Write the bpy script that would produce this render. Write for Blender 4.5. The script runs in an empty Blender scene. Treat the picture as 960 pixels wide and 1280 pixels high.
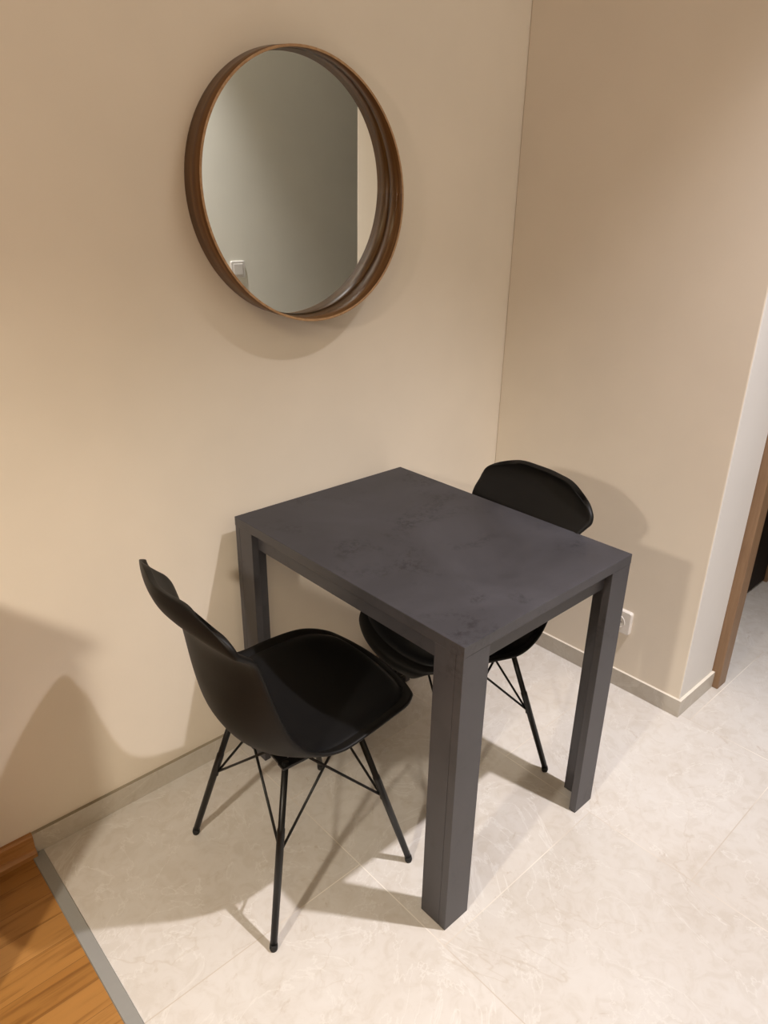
import bpy, bmesh, math
from mathutils import Vector, Matrix

C = bpy.context.scene.collection
scene = bpy.context.scene

# ------------------------------------------------------------------ layout
TW, TL, TH = 0.586, 0.785, 0.75          # table size
X2, YW = 1.100, 0.826                    # right wall plane, mirror wall plane
YC, X3 = 0.017, 1.331                    # end of right wall, start of the door frame
BH, BT = 0.0614, 0.010                   # tile skirting height / thickness
TL0, TL1 = -0.615, -0.585                # threshold strip
CEIL = 3.2

# ------------------------------------------------------------------ helpers
def new_bm():
    return bmesh.new()

def box(bm, lo, hi, mi=0):
    vs = [bm.verts.new((x, y, z)) for x in (lo[0], hi[0]) for y in (lo[1], hi[1]) for z in (lo[2], hi[2])]
    q = [(0, 1, 3, 2), (4, 6, 7, 5), (0, 4, 5, 1), (2, 3, 7, 6), (0, 2, 6, 4), (1, 5, 7, 3)]
    fs = []
    for f in q:
        fc = bm.faces.new([vs[i] for i in f]); fc.material_index = mi; fs.append(fc)
    return fs

def prism(bm, pts, z0, z1, mi=0):
    a = [bm.verts.new((x, y, z0)) for x, y in pts]
    b = [bm.verts.new((x, y, z1)) for x, y in pts]
    n = len(pts)
    for i in range(n):
        bm.faces.new((a[i], a[(i+1) % n], b[(i+1) % n], b[i])).material_index = mi
    bm.faces.new(b).material_index = mi
    bm.faces.new(a[::-1]).material_index = mi

def tube(bm, rings, n=16, mi=0):
    """rings: list of (centre Vector, radius); closed ends"""
    rs = []
    for i, (c, r) in enumerate(rings):
        c = Vector(c)
        a = Vector(rings[max(i-1, 0)][0]); b = Vector(rings[min(i+1, len(rings)-1)][0])
        d = (b - a).normalized()
        u = d.orthogonal().normalized() if i == 0 else (rs_u - d*rs_u.dot(d)).normalized()
        rs_u = u
        v = d.cross(u)
        rs.append([bm.verts.new(c + (u*math.cos(t) + v*math.sin(t))*r) for t in [2*math.pi*k/n for k in range(n)]])
    for p, q in zip(rs, rs[1:]):
        for k in range(n):
            f = bm.faces.new((p[k], p[(k+1) % n], q[(k+1) % n], q[k])); f.smooth = True; f.material_index = mi
    bm.faces.new(rs[0][::-1]).material_index = mi
    bm.faces.new(rs[-1]).material_index = mi

def obj(name, bm, mats, parent=None, bevel=0.0, seg=2, subsurf=0, loc=None):
    bmesh.ops.recalc_face_normals(bm, faces=bm.faces[:])
    me = bpy.data.meshes.new(name); bm.to_mesh(me); bm.free()
    if not isinstance(mats, (list, tuple)): mats = [mats]
    for m in mats: me.materials.append(m)
    o = bpy.data.objects.new(name, me); C.objects.link(o)
    if parent: o.parent = parent
    if loc: o.location = loc
    if bevel:
        b = o.modifiers.new('bevel', 'BEVEL'); b.width = bevel; b.segments = seg; b.limit_method = 'ANGLE'; b.angle_limit = math.radians(40)
        b.harden_normals = False
    if subsurf:
        s = o.modifiers.new('sub', 'SUBSURF'); s.levels = subsurf; s.render_levels = subsurf
    return o

def thing(name, label, cat, loc=(0, 0, 0), rz=0.0, group=None):
    o = bpy.data.objects.new(name, None); C.objects.link(o)
    o.empty_display_size = 0.1
    o.location = loc; o.rotation_euler = (0, 0, rz)
    tag(o, label, cat, group)
    return o

def tag(o, label, cat, group=None):
    o['label'] = label; o['category'] = cat
    if group: o['group'] = group
    return o

def struct(name, bm, mats, label=None, cat=None, **kw):
    o = obj(name, bm, mats, **kw)
    o['kind'] = 'structure'
    if label: tag(o, label, cat)
    return o

def rounded_rect(w, h, r, n=6):
    pts = []
    for cx, cy, a0 in ((w/2-r, h/2-r, 0), (-w/2+r, h/2-r, 90), (-w/2+r, -h/2+r, 180), (w/2-r, -h/2+r, 270)):
        for k in range(n+1):
            a = math.radians(a0 + 90*k/n)
            pts.append((cx + r*math.cos(a), cy + r*math.sin(a)))
    return pts

# ------------------------------------------------------------------ materials
def srgb(r, g, b):
    f = lambda c: (c/255/12.92) if c/255 <= 0.04045 else ((c/255+0.055)/1.055)**2.4
    return (f(r), f(g), f(b), 1)

class Mat:
    def __init__(s, name):
        s.m = bpy.data.materials.new(name); s.m.use_nodes = True
        s.t = s.m.node_tree; s.n = s.t.nodes; s.l = s.t.links
        s.b = s.n['Principled BSDF']
    def node(s, typ, **kw):
        nd = s.n.new(typ)
        for k, v in kw.items():
            if k in nd.inputs: nd.inputs[k].default_value = v
            else: setattr(nd, k, v)
        return nd
    def link(s, a, b): s.l.new(a, b)
    def set(s, **kw):
        for k, v in kw.items(): s.b.inputs[k.replace('_', ' ')].default_value = v
        return s
    def coords(s, scale=(1, 1, 1), rot=(0, 0, 0), loc=(0, 0, 0), out='Object'):
        tc = s.node('ShaderNodeTexCoord'); mp = s.node('ShaderNodeMapping')
        mp.inputs['Scale'].default_value = scale; mp.inputs['Rotation'].default_value = rot; mp.inputs['Location'].default_value = loc
        s.link(tc.outputs[out], mp.inputs['Vector'])
        return mp.outputs['Vector']
    def noise(s, vec, scale, detail=4, rough=0.55, dist=0.0):
        nd = s.node('ShaderNodeTexNoise'); nd.inputs['Scale'].default_value = scale; nd.inputs['Detail'].default_value = detail
        nd.inputs['Roughness'].default_value = rough; nd.inputs['Distortion'].default_value = dist
        s.link(vec, nd.inputs['Vector']); return nd.outputs['Fac']
    def ramp(s, fac, stops):
        nd = s.node('ShaderNodeValToRGB'); cr = nd.color_ramp
        while len(cr.elements) < len(stops): cr.elements.new(0.5)
        for e, (p, c) in zip(cr.elements, stops): e.position = p; e.color = c
        s.link(fac, nd.inputs['Fac']); return nd.outputs['Color']
    def mix(s, a, b, fac, mode='MIX'):
        nd = s.node('ShaderNodeMix'); nd.data_type = 'RGBA'; nd.blend_type = mode
        for val, i in ((fac, 0), (a, 6), (b, 7)):
            if hasattr(val, 'is_output'): s.link(val, nd.inputs[i])
            else: nd.inputs[i].default_value = val
        return nd.outputs[2]
    def bump(s, h, strength=0.1, dist=0.002):
        nd = s.node('ShaderNodeBump'); nd.inputs['Strength'].default_value = strength; nd.inputs['Distance'].default_value = dist
        s.link(h, nd.inputs['Height']); s.link(nd.outputs['Normal'], s.b.inputs['Normal'])
    def color(s, c): s.link(c, s.b.inputs['Base Color'])

def plain(name, col, rough=0.5, **kw):
    m = Mat(name); m.set(Base_Color=col, Roughness=rough, **kw)
    v = m.coords(); f = m.noise(v, 40)
    m.color(m.mix(col, tuple(c*0.9 for c in col[:3]) + (1,), f))
    return m.m

def wall_mat(name, col):
    m = Mat(name); v = m.coords()
    f = m.noise(v, 3.0, 3)
    a = tuple(c*0.97 for c in col[:3]) + (1,); b = tuple(min(c*1.03, 1) for c in col[:3]) + (1,)
    m.color(m.ramp(f, [(0.3, a), (0.7, b)])); m.set(Roughness=0.75)
    m.b.inputs['Specular IOR Level'].default_value = 0.25
    m.bump(m.noise(v, 180, 3), 0.12, 0.001)
    return m.m

WALL = wall_mat('cream_wall_paint', (0.80, 0.725, 0.615, 1))
WALL_END = wall_mat('cool_lit_wall_paint', (0.76, 0.74, 0.71, 1))  # cooler light on the wall's end face, put into its colour
WALL_FAR = wall_mat('grey_wall_paint', (0.82, 0.80, 0.71, 1))
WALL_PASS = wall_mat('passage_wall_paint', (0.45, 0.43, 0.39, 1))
CEILM = wall_mat('ceiling_paint', (0.80, 0.77, 0.72, 1))

def tile_mat(name, grout=True, tint=(1, 1, 1)):
    m = Mat(name); v = m.coords()
    T = lambda c: tuple(c[i]*tint[i]*0.80 for i in range(3)) + (1,)
    big = m.noise(v, 2.0, 5, 0.6, 1.0)
    base = m.ramp(big, [(0.30, T((0.70, 0.645, 0.575))), (0.5, T((0.79, 0.755, 0.705))), (0.70, T((0.84, 0.82, 0.785)))])
    fine = m.noise(v, 22, 6, 0.65, 1.2)
    base = m.mix(base, m.ramp(fine, [(0.38, T((0.68, 0.63, 0.56))), (0.52, T((0.82, 0.79, 0.75))), (0.7, T((0.87, 0.85, 0.82)))]), 0.35)
    # pale veins: ridges of a warped noise
    vn = m.noise(v, 3.4, 6, 0.6, 1.6)
    mm = m.node('ShaderNodeMath', operation='SUBTRACT'); m.link(vn, mm.inputs[0]); mm.inputs[1].default_value = 0.5
    ab = m.node('ShaderNodeMath', operation='ABSOLUTE'); m.link(mm.outputs[0], ab.inputs[0])
    vein = m.ramp(ab.outputs[0], [(0.0, (0.75, 0.75, 0.75, 1)), (0.010, (0, 0, 0, 1))])
    base = m.mix(base, T((0.90, 0.88, 0.84)), vein)
    # sparse brown hairline cracks
    cn = m.noise(v, 1.1, 6, 0.58, 0.9)
    c1 = m.node('ShaderNodeMath', operation='SUBTRACT'); m.link(cn, c1.inputs[0]); c1.inputs[1].default_value = 0.47
    c2 = m.node('ShaderNodeMath', operation='ABSOLUTE'); m.link(c1.outputs[0], c2.inputs[0])
    c3 = m.node('ShaderNodeMath', operation='MULTIPLY'); m.link(m.ramp(c2.outputs[0], [(0.0, (0.24, 0.24, 0.24, 1)), (0.004, (0, 0, 0, 1))]), c3.inputs[0])
    m.link(m.ramp(m.noise(v, 2.2, 2), [(0.50, (0, 0, 0, 1)), (0.58, (1, 1, 1, 1))]), c3.inputs[1])
    base = m.mix(base, T((0.50, 0.40, 0.28)), c3.outputs[0])
    # brown specks
    sp = m.noise(v, 9, 8, 0.75, 2.0)
    base = m.mix(base, T((0.47, 0.36, 0.25)), m.ramp(sp, [(0.60, (0, 0, 0, 1)), (0.70, (0.42, 0.42, 0.42, 1))]))
    m.set(Roughness=0.34); m.b.inputs['Specular IOR Level'].default_value = 0.4
    if grout:
        # columns of tiles run along y, every other column shifted by half a tile
        v2 = m.coords(rot=(0, 0, math.radians(-90)), loc=(0, 0, 0))
        mp = m.node('ShaderNodeMapping'); m.link(v2, mp.inputs['Vector'])
        # after the turn: brick x = y, brick y = -x
        mp.inputs['Location'].default_value = (GX, GY, 0)
        br = m.node('ShaderNodeTexBrick'); m.link(mp.outputs['Vector'], br.inputs['Vector'])
        br.offset = 0.5; br.offset_frequency = 2; br.squash = 1.0
        br.inputs['Scale'].default_value = 1.0; br.inputs['Brick Width'].default_value = 0.568; br.inputs['Row Height'].default_value = 0.568
        br.inputs['Mortar Size'].default_value = 0.0013; br.inputs['Mortar Smooth'].default_value = 0.2; br.inputs['Bias'].default_value = 0
        br.inputs['Color1'].default_value = (0.945, 0.935, 0.92, 1); br.inputs['Color2'].default_value = (1.03, 1.02, 1.01, 1); br.inputs['Mortar'].default_value = (1, 1, 1, 1)
        base = m.mix(base, br.outputs['Color'], 1.0, 'MULTIPLY')
        base = m.mix(base, m.ramp(m.noise(v, 1.7, 2), [(0.42, (0.84, 0.80, 0.73, 1)), (0.58, (0.55, 0.49, 0.42, 1))]), br.outputs['Fac'])
    m.color(base)
    return m.m
GX, GY = -0.26 + 0.568*4, 0.542 + 0.568*10
TILE = tile_mat('cream_marble_tile')
SKIRT = tile_mat('beige_skirting_tile', grout=False, tint=(0.86, 0.83, 0.77))
SKIRT_TOP = plain('skirting_top_edge', (0.30, 0.26, 0.19, 1), 0.7)
CAULK = plain('cream_caulk', (0.80, 0.74, 0.64, 1), 0.6)
STRIP = plain('grey_threshold_metal', (0.30, 0.30, 0.285, 1), 0.42)

def oak_floor():
    m = Mat('oak_strip_floor'); v = m.coords()
    br = m.node('ShaderNodeTexBrick'); m.link(v, br.inputs['Vector'])
    br.offset = 0.37; br.offset_frequency = 2
    for k, x in (('Scale', 1), ('Brick Width', 0.42), ('Row Height', 0.068), ('Mortar Size', 0.0005), ('Mortar Smooth', 0.1), ('Bias', 0)):
        br.inputs[k].default_value = x
    br.inputs['Color1'].default_value = (0, 0, 0, 1); br.inputs['Color2'].default_value = (1, 1, 1, 1); br.inputs['Mortar'].default_value = (0.5, 0.5, 0.5, 1)
    c = m.ramp(br.outputs['Color'], [(0.0, (0.29, 0.128, 0.028, 1)), (0.5, (0.36, 0.170, 0.042, 1)), (1.0, (0.44, 0.222, 0.066, 1))])
    vs = m.coords(scale=(1.6, 26, 26))
    g = m.noise(vs, 2.4, 6, 0.6, 0.6)
    c = m.mix(c, m.ramp(g, [(0.35, (0.62, 0.56, 0.5, 1)), (0.5, (1, 1, 1, 1)), (0.7, (1.08, 1.05, 1.0, 1))]), 0.9, 'MULTIPLY')
    c = m.mix(c, (0.16, 0.07, 0.02, 1), br.outputs['Fac'])
    m.color(c); m.set(Roughness=0.38); m.b.inputs['Specular IOR Level'].default_value = 0.35
    return m.m
OAK = oak_floor()

def wood(name, dark, mid, light, scale=(1, 1, 1), nscale=6, rough=0.4, out='Object', spec=0.5):
    m = Mat(name); v = m.coords(scale=scale, out=out)
    g = m.noise(v, nscale, 6, 0.62, 0.5)
    m.color(m.ramp(g, [(0.3, dark), (0.5, mid), (0.72, light)])); m.set(Roughness=rough, Specular_IOR_Level=spec)
    return m.m
WALNUT = wood('walnut_veneer', (0.065, 0.026, 0.006, 1), (0.130, 0.058, 0.015, 1), (0.22, 0.112, 0.040, 1), scale=(3, 90, 1), nscale=1.0, rough=0.32, out='UV', spec=0.4)
PLY = wood('pale_plywood_edge', (0.30, 0.17, 0.08, 1), (0.42, 0.25, 0.12, 1), (0.50, 0.32, 0.17, 1), scale=(20, 20, 20), nscale=4, rough=0.5)
OAKTRIM = wood('oak_skirting', (0.30, 0.13, 0.035, 1), (0.42, 0.20, 0.06, 1), (0.50, 0.26, 0.09, 1), scale=(2, 30, 30), nscale=3, rough=0.35)
JAMB = wood('brown_door_frame_wood', (0.20, 0.115, 0.060, 1), (0.25, 0.15, 0.08, 1), (0.29, 0.18, 0.10, 1), scale=(40, 40, 3), nscale=2, rough=0.45)
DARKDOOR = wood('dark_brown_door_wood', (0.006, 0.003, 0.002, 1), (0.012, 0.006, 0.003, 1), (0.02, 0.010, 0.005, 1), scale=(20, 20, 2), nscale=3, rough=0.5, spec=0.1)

def laminate(name, spec, gain=1.0):
    m = Mat(name); v = m.coords()
    a = m.noise(v, 3.2, 5, 0.6, 0.6)
    c = m.ramp(a, [(p, (r*gain, g*gain, b*gain, 1)) for p, r, g, b in ((0.32, 0.036, 0.0345, 0.0385), (0.55, 0.051, 0.049, 0.055), (0.75, 0.066, 0.064, 0.072))])
    b = m.noise(v, 70, 5, 0.7, 0.3); bl = m.noise(v, 5.0, 4, 0.65, 0.8)
    patch = m.ramp(bl, [(0.52, (0, 0, 0, 1)), (0.66, (1, 1, 1, 1))])
    sp = m.ramp(b, [(0.40, (0.55, 0.55, 0.55, 1)), (0.55, (1, 1, 1, 1))])
    c = m.mix(c, m.mix(c, sp, 1.0, 'MULTIPLY'), patch)
    m.color(c)
    r = m.ramp(a, [(0.3, (0.40, 0.40, 0.40, 1)), (0.7, (0.50, 0.50, 0.50, 1))]); m.link(r, m.b.inputs['Roughness'])
    m.b.inputs['Specular IOR Level'].default_value = spec
    m.bump(m.noise(v, 220, 3), 0.05, 0.0006)
    return m.m
LAM = laminate('dark_concrete_laminate', 0.14)
LAM_LEG = laminate('brightened_laminate_boards', 0.6, 1.1)  # same laminate, lightened and shinier to imitate brighter light on upright faces
PLASTIC = plain('black_matte_plastic', (0.0055, 0.005, 0.0045, 1), 0.5, **{'Specular IOR Level': 0.22})
LEATHER = Mat('black_leatherette'); LEATHER.set(Base_Color=(0.006, 0.006, 0.0065, 1), Roughness=0.42)
LEATHER.set(Specular_IOR_Level=0.25); LEATHER.bump(LEATHER.noise(LEATHER.coords(), 350, 3), 0.15, 0.0006); LEATHER = LEATHER.m
BLACKMETAL = plain('black_lacquered_steel', (0.005, 0.0045, 0.004, 1), 0.36, **{'Specular IOR Level': 0.3})
RUBBER = plain('black_rubber', (0.010, 0.010, 0.010, 1), 0.7)
WHITEPL = plain('white_socket_plastic', (0.82, 0.78, 0.73, 1), 0.35)
GREYPL = plain('socket_recess', (0.30, 0.28, 0.26, 1), 0.5)
MIRROR = Mat('mirror_glass'); MIRROR.set(Base_Color=(0.90, 0.94, 0.90, 1), Metallic=1.0, Roughness=0.0); MIRROR = MIRROR.m

# ------------------------------------------------------------------ room shell
bm = new_bm(); box(bm, (TL1, -4.0, -0.10), (5.0, YW+0.1, 0.0)); struct('floor', bm, TILE, 'cream marble tile floor under the table and chairs', 'floor')
bm = new_bm(); box(bm, (-8.0, -4.0, -0.10), (TL0+0.004, YW+0.1, 0.0)); struct('floor_left', bm, OAK, 'oak strip floor at the lower left corner', 'floor')
bm = new_bm()
prism(bm, [(TL0, 0.0), (TL1, 0.0), (TL1-0.0015, 0.0035), (TL0+0.0015, 0.0035)], 0, 1)   # profile, laid along y below
for v in bm.verts: v.co = Vector((v.co.x, -4.0 + v.co.z*(YW-0.012+4.0), v.co.y))
struct('trim_1', bm, STRIP, 'grey metal threshold strip between oak floor and marble tiles', 'threshold')
bm = new_bm(); box(bm, (-8.0, -4.0, CEIL), (5.0, YW+0.1, CEIL+0.1)); struct('ceiling', bm, CEILM)
bm = new_bm(); box(bm, (-8.0, YW, 0), (X2+0.10, YW+0.10, CEIL)); struct('wall_back', bm, WALL, 'cream wall behind the round mirror', 'wall')
# right wall block: cream face towards the table, end face towards the passage whitened to imitate its cooler light
bm = new_bm(); fs = box(bm, (X2, YC, 0), (X3, YW, CEIL))
for f in fs:
    if abs(f.calc_center_median().y - YC) < 1e-5: f.material_index = 1
struct('wall_right', bm, [WALL, WALL_END], 'cream wall section to the right of the table', 'wall', bevel=0.004)
bm = new_bm(); box(bm, (-0.9, -1.22, 0), (5.0, -1.10, CEIL)); struct('wall_front', bm, WALL_FAR)
bm = new_bm(); box(bm, (-8.1, -4.0, 0), (-8.0, YW+0.1, CEIL)); struct('wall_left', bm, WALL)
bm = new_bm(); box(bm, (-8.0, -4.1, 0), (-0.9, -4.0, CEIL)); struct('wall_far', bm, WALL)
bm = new_bm(); box(bm, (-0.9, -4.0, 0), (-0.8, -1.22, CEIL)); struct('wall_side', bm, WALL)
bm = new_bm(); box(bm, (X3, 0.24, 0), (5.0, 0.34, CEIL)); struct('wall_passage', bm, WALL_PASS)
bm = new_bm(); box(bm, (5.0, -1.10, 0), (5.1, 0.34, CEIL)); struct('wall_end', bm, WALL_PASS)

# skirting: body + top edge
def skirt(name, lo, hi, topmat, label):
    bm = new_bm(); fs = box(bm, lo, hi)
    for f in fs:
        if f.normal.z > 0.5 or abs(f.calc_center_median().z - hi[2]) < 1e-6: f.material_index = 1
    return struct(name, bm, [SKIRT, topmat], label, 'skirting')
skirt('baseboard_back', (TL1-0.018, YW-BT, 0), (X2, YW, BH), SKIRT_TOP, 'beige tile skirting below the mirror wall')
bm = new_bm()
prism(bm, [(X2, YW-BT), (X2-BT, YW-BT), (X2-BT, YC-BT), (X3, YC-BT), (X3, YC), (X2, YC)], 0, BH)
for f in bm.faces:
    if f.calc_center_median().z > BH-1e-5: f.material_index = 1
struct('baseboard_right', bm, [SKIRT, CAULK], 'beige tile skirting wrapping the corner of the right wall', 'skirting', bevel=0.0012)
# oak skirting with a stepped shoe moulding
bm = new_bm()
prof = [(0, 0), (-0.024, 0), (-0.025, 0.014), (-0.019, 0.022), (-0.0135, 0.024), (-0.0125, 0.058), (-0.009, 0.063), (0, 0.063)]
prism(bm, prof, 0, 1)
for v in bm.verts: v.co = Vector((-8.0 + v.co.z*(TL1-0.018+8.0), YW + v.co.x, v.co.y))
struct('baseboard_left', bm, OAKTRIM, 'oak skirting with shoe moulding at the left edge', 'skirting')

# door frame beside the wall end and the dark door in the passage
bm = new_bm(); box(bm, (X3, -0.012, 0), (X3+0.062, 0.24, 2.2))
d1 = struct('door_1', bm, JAMB, 'brown wooden door frame beside the wall corner', 'door frame', bevel=0.003)
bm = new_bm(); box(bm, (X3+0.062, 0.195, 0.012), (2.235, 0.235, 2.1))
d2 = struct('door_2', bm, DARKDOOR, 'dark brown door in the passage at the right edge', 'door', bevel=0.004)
bm = new_bm(); box(bm, (2.24, 0.185, 0), (2.31, 0.24, 2.2)); obj('door_frame', bm, JAMB, d2, bevel=0.003)

# ------------------------------------------------------------------ table
table = thing('dining_table', 'dark grey concrete-look rectangular table against the mirror wall', 'table', (0, 0, 0))
TT = 0.025
bm = new_bm(); fs = box(bm, (0, 0, TH-TT), (TW, TL, TH))
for f in fs:
    if abs(f.calc_center_median().z - (TH-TT/2)) < 1e-4: f.material_index = 1      # edge banding, in the brightened leg laminate
obj('tabletop', bm, [LAM, LAM_LEG], table, bevel=0.0012)
LX, LY, LB = 0.076, 0.074, 0.019
def leg(sx, sy):
    # L-shaped section made of two boards meeting at the outer corner
    e = 0.0006
    ox = e if sx < 0 else TW-e; oy = e if sy < 0 else TL-e
    s, t = (1 if sx < 0 else -1), (1 if sy < 0 else -1)
    bm = new_bm()
    for pts in ([(0, 0), (LX, 0), (LX, LB), (0, LB)], [(0, LB+0.0004), (LB, LB+0.0004), (LB, LY), (0, LY)]):
        prism(bm, [(ox + s*x, oy + t*y) for x, y in pts], 0.0, TH-TT)
    return obj('leg', bm, LAM_LEG, table, bevel=0.001)
for sx in (-1, 1):
    for sy in (-1, 1): leg(sx, sy)
AH = 0.048
z0, z1 = TH-TT-AH, TH-TT
for lo, hi in (((LB+.0, LB, z0), (TW-LB, LB+0.018, z1)), ((LB, TL-LB-0.018, z0), (TW-LB, TL-LB, z1)),
               ((LB, LB+0.018, z0), (LB+0.018, TL-LB-0.018, z1)), ((TW-LB-0.018, LB+0.018, z0), (TW-LB, TL-LB-0.018, z1))):
    bm = new_bm(); box(bm, lo, hi); obj('apron', bm, LAM_LEG, table, bevel=0.0008)

# ------------------------------------------------------------------ chair
# stations from the front lip over the seat and up the back: centre x, z | edge x, z, half width (x forward, z up)
STN = [(0.238, 0.426, 0.222, 0.430, 0.112), (0.247, 0.440, 0.220, 0.450, 0.140), (0.241, 0.450, 0.203, 0.462, 0.170), (0.213, 0.450, 0.173, 0.472, 0.194),
       (0.150, 0.444, 0.125, 0.479, 0.210), (0.050, 0.428, 0.050, 0.474, 0.220), (-0.060, 0.420, -0.020, 0.468, 0.223),
       (-0.140, 0.435, -0.080, 0.488, 0.217), (-0.182, 0.480, -0.122, 0.532, 0.208), (-0.199, 0.550, -0.150, 0.600, 0.202),
       (-0.204, 0.630, -0.174, 0.682, 0.199), (-0.211, 0.698, -0.192, 0.735, 0.201), (-0.243, 0.744, -0.215, 0.756, 0.206),
       (-0.274, 0.780, -0.231, 0.770, 0.211), (-0.287, 0.812, -0.239, 0.788, 0.206), (-0.287, 0.833, -0.247, 0.806, 0.184),
       (-0.284, 0.841, -0.254, 0.819, 0.152)]

def catmull(P, n):
    out = []
    m = len(P)
    for i in range(m-1):
        p0, p1, p2, p3 = P[max(i-1, 0)], P[i], P[i+1], P[min(i+2, m-1)]
        for k in range(n):
            t = k/n
            out.append(tuple(0.5*((2*b) + (-a+c)*t + (2*a-5*b+4*c-d)*t*t + (-a+3*b-3*c+d)*t**3) for a, b, c, d in zip(p0, p1, p2, p3)))
    out.append(P[-1]); return out
SP = catmull(STN, 4)

def raw_point(i, u):
    cx, cz, ex, ez, w = SP[i]
    hd = max(0.0, min(1.0, (cz-0.62)/0.16))            # the back is cupped more roundly than the seat
    a = abs(u)**(2.3 - 0.75*hd)
    horn = 0.011*math.exp(-((abs(u)-0.66)/0.36)**2) * max(0.0, min(1.0, (cz-0.78)/0.06))
    return Vector((cx + (ex-cx)*a, u*w, cz + (ez-cz)*a + horn))

def shell_point(i, u, off=0.0):
    p = raw_point(i, u)
    if off == 0.0: return p
    di = raw_point(min(i+1, len(SP)-1), u) - raw_point(max(i-1, 0), u)
    du = raw_point(i, min(u+0.04, 1)) - raw_point(i, max(u-0.04, -1))
    n = du.cross(di).normalized()
    if n.dot(Vector((0.6, 0, 1))) < 0: n = -n
    return p + n*off

NU = 24
def shell_mesh():
    bm = new_bm(); g = []; dl = bm.verts.layers.deform.new()
    for i in range(len(SP)):
        g.append([bm.verts.new(shell_point(i, -1 + 2*k/NU)) for k in range(NU+1)])
        hd = max(0.0, min(1.0, (SP[i][1]-0.66)/0.12))
        for v in g[-1]: v[dl][0] = 0.70 + 0.30*hd         # the upper back is thicker than the seat
    for i in range(len(SP)-1):
        for k in range(NU):
            bm.faces.new((g[i][k], g[i][k+1], g[i+1][k+1], g[i+1][k])).smooth = True
    return bm

def cushion_mesh(i0=10, i1=35, wu=0.91, th=0.020):
    bm = new_bm(); top, bot = [], []
    n = i1 - i0
    for i in range(i0, i1+1):
        s = (i-i0)/n
        e = max(0.0, (1-abs(2*s-1)**6)) ** 0.5
        w = wu * (0.80 + 0.20*(1-abs(2*s-1)**5))
        rt, rb = [], []
        for k in range(17):
            q = -1 + 2*k/16
            h = th * (0.25 + 0.75*(max(0.0, 1-abs(q)**6) ** 0.5) * e)
            rt.append(bm.verts.new(shell_point(i, q*w, 0.004 + h))); rb.append(bm.verts.new(shell_point(i, q*w, 0.003)))
        top.append(rt); bot.append(rb)
    for i in range(n):
        for k in range(16):
            bm.faces.new((top[i][k], top[i][k+1], top[i+1][k+1], top[i+1][k])).smooth = True
            bm.faces.new((bot[i][k], bot[i+1][k], bot[i+1][k+1], bot[i][k+1])).smooth = True
        bm.faces.new((top[i][0], top[i+1][0], bot[i+1][0], bot[i][0])).smooth = True
        bm.faces.new((top[i][16], bot[i][16], bot[i+1][16], top[i+1][16])).smooth = True
    for k in range(16):
        bm.faces.new((top[0][k], bot[0][k], bot[0][k+1], top[0][k+1])).smooth = True
        bm.faces.new((top[n][k], top[n][k+1], bot[n][k+1], bot[n][k])).smooth = True
    return bm

FX, FY, TX, TY, TZ = 0.190, 0.197, 0.092, 0.112, 0.402
def make_chair(label):
    c = thing('dining_chair', label, 'chair', (0, 0, 0), 0, 'black shell dining chairs')
    sh = obj('seat_shell', shell_mesh(), PLASTIC, c)
    so = sh.modifiers.new('thick', 'SOLIDIFY'); sh.vertex_groups.new(name='thickness'); so.vertex_group = 'thickness'; so.thickness = 0.0145; so.offset = -1 if SHELL_FLIP else 1
    sb = sh.modifiers.new('sub', 'SUBSURF'); sb.levels = 1; sb.render_levels = 1
    cu = obj('seat_cushion', cushion_mesh(), LEATHER, c); s = cu.modifiers.new('sub', 'SUBSURF'); s.levels = 1; s.render_levels = 1
    # mounting plate under the shell
    bm = new_bm(); box(bm, (-TX-0.012, -TY-0.010, 0.392), (TX+0.012, -TY+0.014, 0.400)); box(bm, (-TX-0.012, TY-0.014, 0.392), (TX+0.012, TY+0.010, 0.400))
    box(bm, (-TX-0.010, -TY+0.014, 0.392), (-TX+0.014, TY-0.014, 0.400)); box(bm, (TX-0.014, -TY+0.014, 0.392), (TX+0.010, TY-0.014, 0.400))
    obj('mounting_frame', bm, BLACKMETAL, c, bevel=0.002)
    for sx in (1, -1):
        for sy in (1, -1):
            foot = Vector((sx*FX, sy*FY, 0.010)); top = Vector((sx*TX, sy*TY, TZ+0.004))
            at = lambda k: foot + (top-foot)*k
            bm = new_bm()
            tube(bm, [(at(0), 0.0078), (at(0.62), 0.0088), (at(0.64), 0.0088), (at(0.645), 0.0074), (at(1), 0.0072)])
            lg = obj('leg', bm, BLACKMETAL, c)
            bm = new_bm(); tube(bm, [(foot + Vector((0, 0, -0.010)), 0.0082), (foot + Vector((0, 0, -0.004)), 0.0092), (at(0.012), 0.0088), (at(0.014), 0.006)])
            obj('foot_cap', bm, RUBBER, lg)
            # two wire braces from the middle of the leg up to the frame sides
            p = at(0.50)
            inner = Vector((-sx, -sy, 0)).normalized()*0.007
            for e in (Vector((-sx*TX*0.45, sy*TY, 0.394)), Vector((sx*TX, -sy*TY*0.45, 0.394))):
                bm = new_bm()
                a = p + inner
                tube(bm, [(p + Vector((0, 0, -0.012)) + inner*0.6, 0.0030), (a, 0.0031), (a + (e-a)*0.5, 0.0031), (e, 0.0031)], n=10)
                obj('wire_brace', bm, BLACKMETAL, c)
    return c

SHELL_FLIP = True
def copy_tree(o, parent=None):
    n = o.copy(); C.objects.link(n)
    if parent: n.parent = parent; n.matrix_parent_inverse = o.matrix_parent_inverse.copy()
    for ch in [x for x in o.children if x is not n]: copy_tree(ch, n)
    return n

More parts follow.
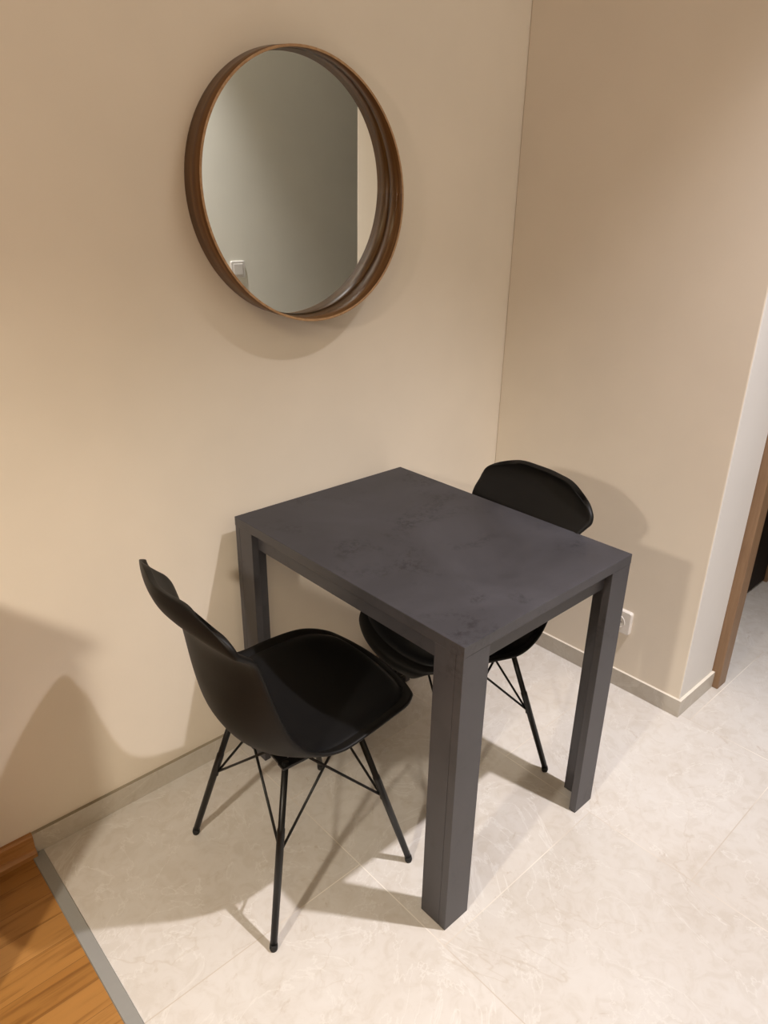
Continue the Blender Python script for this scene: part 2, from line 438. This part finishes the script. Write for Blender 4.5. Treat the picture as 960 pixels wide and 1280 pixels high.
ch1 = make_chair('black shell chair on wire-braced legs, in full view left of the table')
ch2 = copy_tree(ch1)
ch2['label'] = 'black shell chair tucked under the table by the right wall, mostly hidden'
ch1.location = (-0.103, 0.400, 0); ch1.rotation_euler.z = math.radians(-4.5)
ch2.location = (0.426, 0.376, 0); ch2.rotation_euler.z = math.radians(170)

# ------------------------------------------------------------------ round mirror
MX, MZ, MR, MD = 0.2536, 1.5191, 0.2927, 0.0683
MK = -0.054                         # the rim stands out a little more at the bottom
mir = thing('round_mirror', 'round wall mirror with deep walnut rim above the table', 'mirror', (MX, YW-0.0015, MZ))
bm = new_bm(); N = 128; th = 0.0055
uvl = bm.loops.layers.uv.new('UVMap')
def ring_pt(k, r, d):
    t = 2*math.pi*k/N
    x, z = r*math.cos(t), r*math.sin(t)
    return Vector((x - 0.0014*d/MD, -(d + MK*z*d/MD), z - 0.0047*d/MD))
rows = [(MR, 0.0), (MR, MD), (MR-th*0.2, MD+0.0004), (MR-th*0.8, MD+0.0004), (MR-th, MD), (MR-th, 0.0)]
V = [[bm.verts.new(ring_pt(k, r, d)) for k in range(N)] for r, d in rows]
for j in range(6):
    for k in range(N):
        f = bm.faces.new((V[j][k], V[j][(k+1) % N], V[(j+1) % 6][(k+1) % N], V[(j+1) % 6][k]))
        f.smooth = j in (0, 4)
        f.material_index = 1 if j in (1, 2, 3) else 0
        vv = {0: (0, .066), 1: (.066, .068), 2: (.068, .070), 3: (.070, .072), 4: (.1, .166), 5: (.17, .176)}[j]
        for lp, (uu, wv) in zip(f.loops, ((k, vv[0]), (k+1, vv[0]), (k+1, vv[1]), (k, vv[1]))):
            lp[uvl].uv = (uu/N*2*math.pi*MR, wv)
obj('mirror_rim', bm, [WALNUT, PLY], mir)
bm = new_bm()
for d0, d1 in ((0.016, 0.020),):
    a = [bm.verts.new((( MR-th-0.0003)*math.cos(2*math.pi*k/N), -d0, (MR-th-0.0003)*math.sin(2*math.pi*k/N))) for k in range(N)]
    b = [bm.verts.new(((MR-th-0.0003)*math.cos(2*math.pi*k/N), -d1, (MR-th-0.0003)*math.sin(2*math.pi*k/N))) for k in range(N)]
    for k in range(N): bm.faces.new((a[k], a[(k+1) % N], b[(k+1) % N], b[k]))
    bm.faces.new(a); bm.faces.new(b)
obj('mirror_glass', bm, MIRROR, mir)

# ------------------------------------------------------------------ wall socket (right wall) and light switch (wall behind the camera)
def plate(bm, w, h, r, d0, d1, mi=0, taper=0.002):
    p0 = rounded_rect(w, h, r); p1 = rounded_rect(w-taper*2, h-taper*2, max(r-taper, 0.001))
    A = [bm.verts.new((x, d0, z)) for x, z in p0]
    B = [bm.verts.new((x, d0 + (d1-d0)*0.7, z)) for x, z in p0]
    D = [bm.verts.new((x, d1, z)) for x, z in p1]
    n = len(A)
    for P, Q in ((A, B), (B, D)):
        for k in range(n): bm.faces.new((P[k], P[(k+1) % n], Q[(k+1) % n], Q[k])).material_index = mi
    bm.faces.new(D).material_index = mi; bm.faces.new(A[::-1]).material_index = mi

sock = thing('wall_socket', 'white square wall socket above the skirting, half hidden by the table leg', 'socket', (X2, 0.254, 0.246), math.radians(-90))
bm = new_bm(); plate(bm, 0.082, 0.082, 0.008, 0, -0.014); obj('cover_plate', bm, WHITEPL, sock)
bm = new_bm(); ang = [2*math.pi*k/40 for k in range(40)]
ro = [bm.verts.new((0.0225*math.cos(a), -0.0142, 0.0225*math.sin(a))) for a in ang]; rm = [bm.verts.new((0.0215*math.cos(a), -0.0165, 0.0215*math.sin(a))) for a in ang]
ri = [bm.verts.new((0.0195*math.cos(a), -0.0145, 0.0195*math.sin(a))) for a in ang]
for P, Q in ((ro, rm), (rm, ri)):
    for k in range(40): bm.faces.new((P[k], P[(k+1) % 40], Q[(k+1) % 40], Q[k]))
bm.faces.new(ri)
for sx in (-1, 1): tube(bm, [((sx*0.0095, -0.0143, 0), 0.0026), ((sx*0.0095, -0.0149, 0), 0.0026)], n=12, mi=1)
obj('socket_outlet', bm, [WHITEPL, GREYPL], sock)

sw = thing('light_switch', 'white square light switch seen reflected in the mirror', 'switch', (1.236, -1.10, 1.160), math.radians(180))
bm = new_bm(); plate(bm, 0.082, 0.082, 0.007, 0, -0.010); obj('switch_frame', bm, WHITEPL, sw)
bm = new_bm(); plate(bm, 0.056, 0.056, 0.003, -0.0095, -0.013, taper=0.003); obj('rocker', bm, WHITEPL, sw)

# ------------------------------------------------------------------ sideboard just out of frame on the left (its shade falls on the wall)
side = thing('sideboard', 'low wooden sideboard against the mirror wall, just left of the picture', 'sideboard', (-1.43, 0.642, 0))
bm = new_bm(); box(bm, (-0.58, -0.16, 0.06), (0.595, 0.155, 0.900)); obj('carcass', bm, OAKTRIM, side, bevel=0.003)
bm = new_bm(); box(bm, (-0.595, -0.18, 0.900), (0.605, 0.158, 0.925)); obj('top_board', bm, OAKTRIM, side, bevel=0.003)
bm = new_bm(); box(bm, (-0.57, -0.14, 0), (0.575, 0.150, 0.06)); obj('plinth', bm, DARKDOOR, side)
for k in range(2):
    bm = new_bm(); box(bm, (-0.573 + k*0.582, -0.178, 0.075), (0.003 + k*0.582, -0.1602, 0.890)); d = obj('door', bm, OAKTRIM, side, bevel=0.002)
    bm = new_bm(); x = -0.03 + k*0.05; tube(bm, [((x, -0.178, 0.5), 0.005), ((x, -0.196, 0.5), 0.008), ((x, -0.201, 0.5), 0.006)]); obj('knob', bm, BLACKMETAL, d)

# ------------------------------------------------------------------ lights
def look(o, target):
    o.rotation_euler = (Vector(target)-o.location).to_track_quat('-Z', 'Y').to_euler()
def spot(name, loc, target, watts, color, radius, angle, blend):
    l = bpy.data.lights.new(name, 'SPOT'); l.energy = watts; l.color = color; l.shadow_soft_size = radius
    l.spot_size = math.radians(angle); l.spot_blend = blend
    o = bpy.data.objects.new(name, l); C.objects.link(o); o.location = loc; look(o, target); return o
def area(name, loc, target, watts, color, sx, sy):
    l = bpy.data.lights.new(name, 'AREA'); l.shape = 'RECTANGLE'; l.size = sx; l.size_y = sy; l.energy = watts; l.color = color
    o = bpy.data.objects.new(name, l); C.objects.link(o); o.location = loc; look(o, target); return o
def point(name, loc, watts, color, radius):
    l = bpy.data.lights.new(name, 'POINT'); l.energy = watts; l.color = color; l.shadow_soft_size = radius
    o = bpy.data.objects.new(name, l); C.objects.link(o); o.location = loc; return o

spot('ceiling_spotlight', (0.69, -0.84, 3.17), (0.42, -0.52, 0), 375, (1.0, 0.95, 0.975), 0.03, 76, 1.0)
# a standing lamp in the living room: bulb and the cone under its shade
point('living_room_lamp', (-1.75, -0.28, 1.75), 18, (1.0, 0.78, 0.66), 0.05)
spot('living_room_lamp_cone', (-1.75, -0.28, 1.75), (-0.25, 0.48, 0.0), 80, (1.0, 0.92, 0.77), 0.05, 76, 0.9)
area('living_room_fill_light', (-2.2, -2.0, 3.1), (-2.2, -2.0, 0), 36, (1.0, 0.80, 0.50), 1.4, 1.4)  # added soft fill for the ambient level, no fixture known here
area('corridor_fill_light', (0.9, -0.60, 3.15), (0.9, -0.60, 0), 3.5, (1.0, 0.94, 0.86), 0.5, 0.3)  # added weak fill, brightens the wall reflected in the mirror

# ------------------------------------------------------------------ world, camera, colour management
w = bpy.data.worlds.new('world'); scene.world = w; w.use_nodes = True
w.node_tree.nodes['Background'].inputs['Color'].default_value = (0.05, 0.045, 0.04, 1)
cam = bpy.data.cameras.new('camera'); co = bpy.data.objects.new('camera', cam); C.objects.link(co)
cam.sensor_fit = 'HORIZONTAL'; cam.sensor_width = 36.0; cam.lens = 36.0*901.1/960.0; cam.clip_start = 0.02
co.location = (-0.8658, -0.7113, 1.4951); co.rotation_euler = (1.1642, -0.0158, -0.7408)
scene.camera = co
vs = scene.view_settings
vs.view_transform = 'Standard'; vs.look = 'None'; vs.gamma = 1.0; vs.exposure = 0.0; vs.use_curve_mapping = False
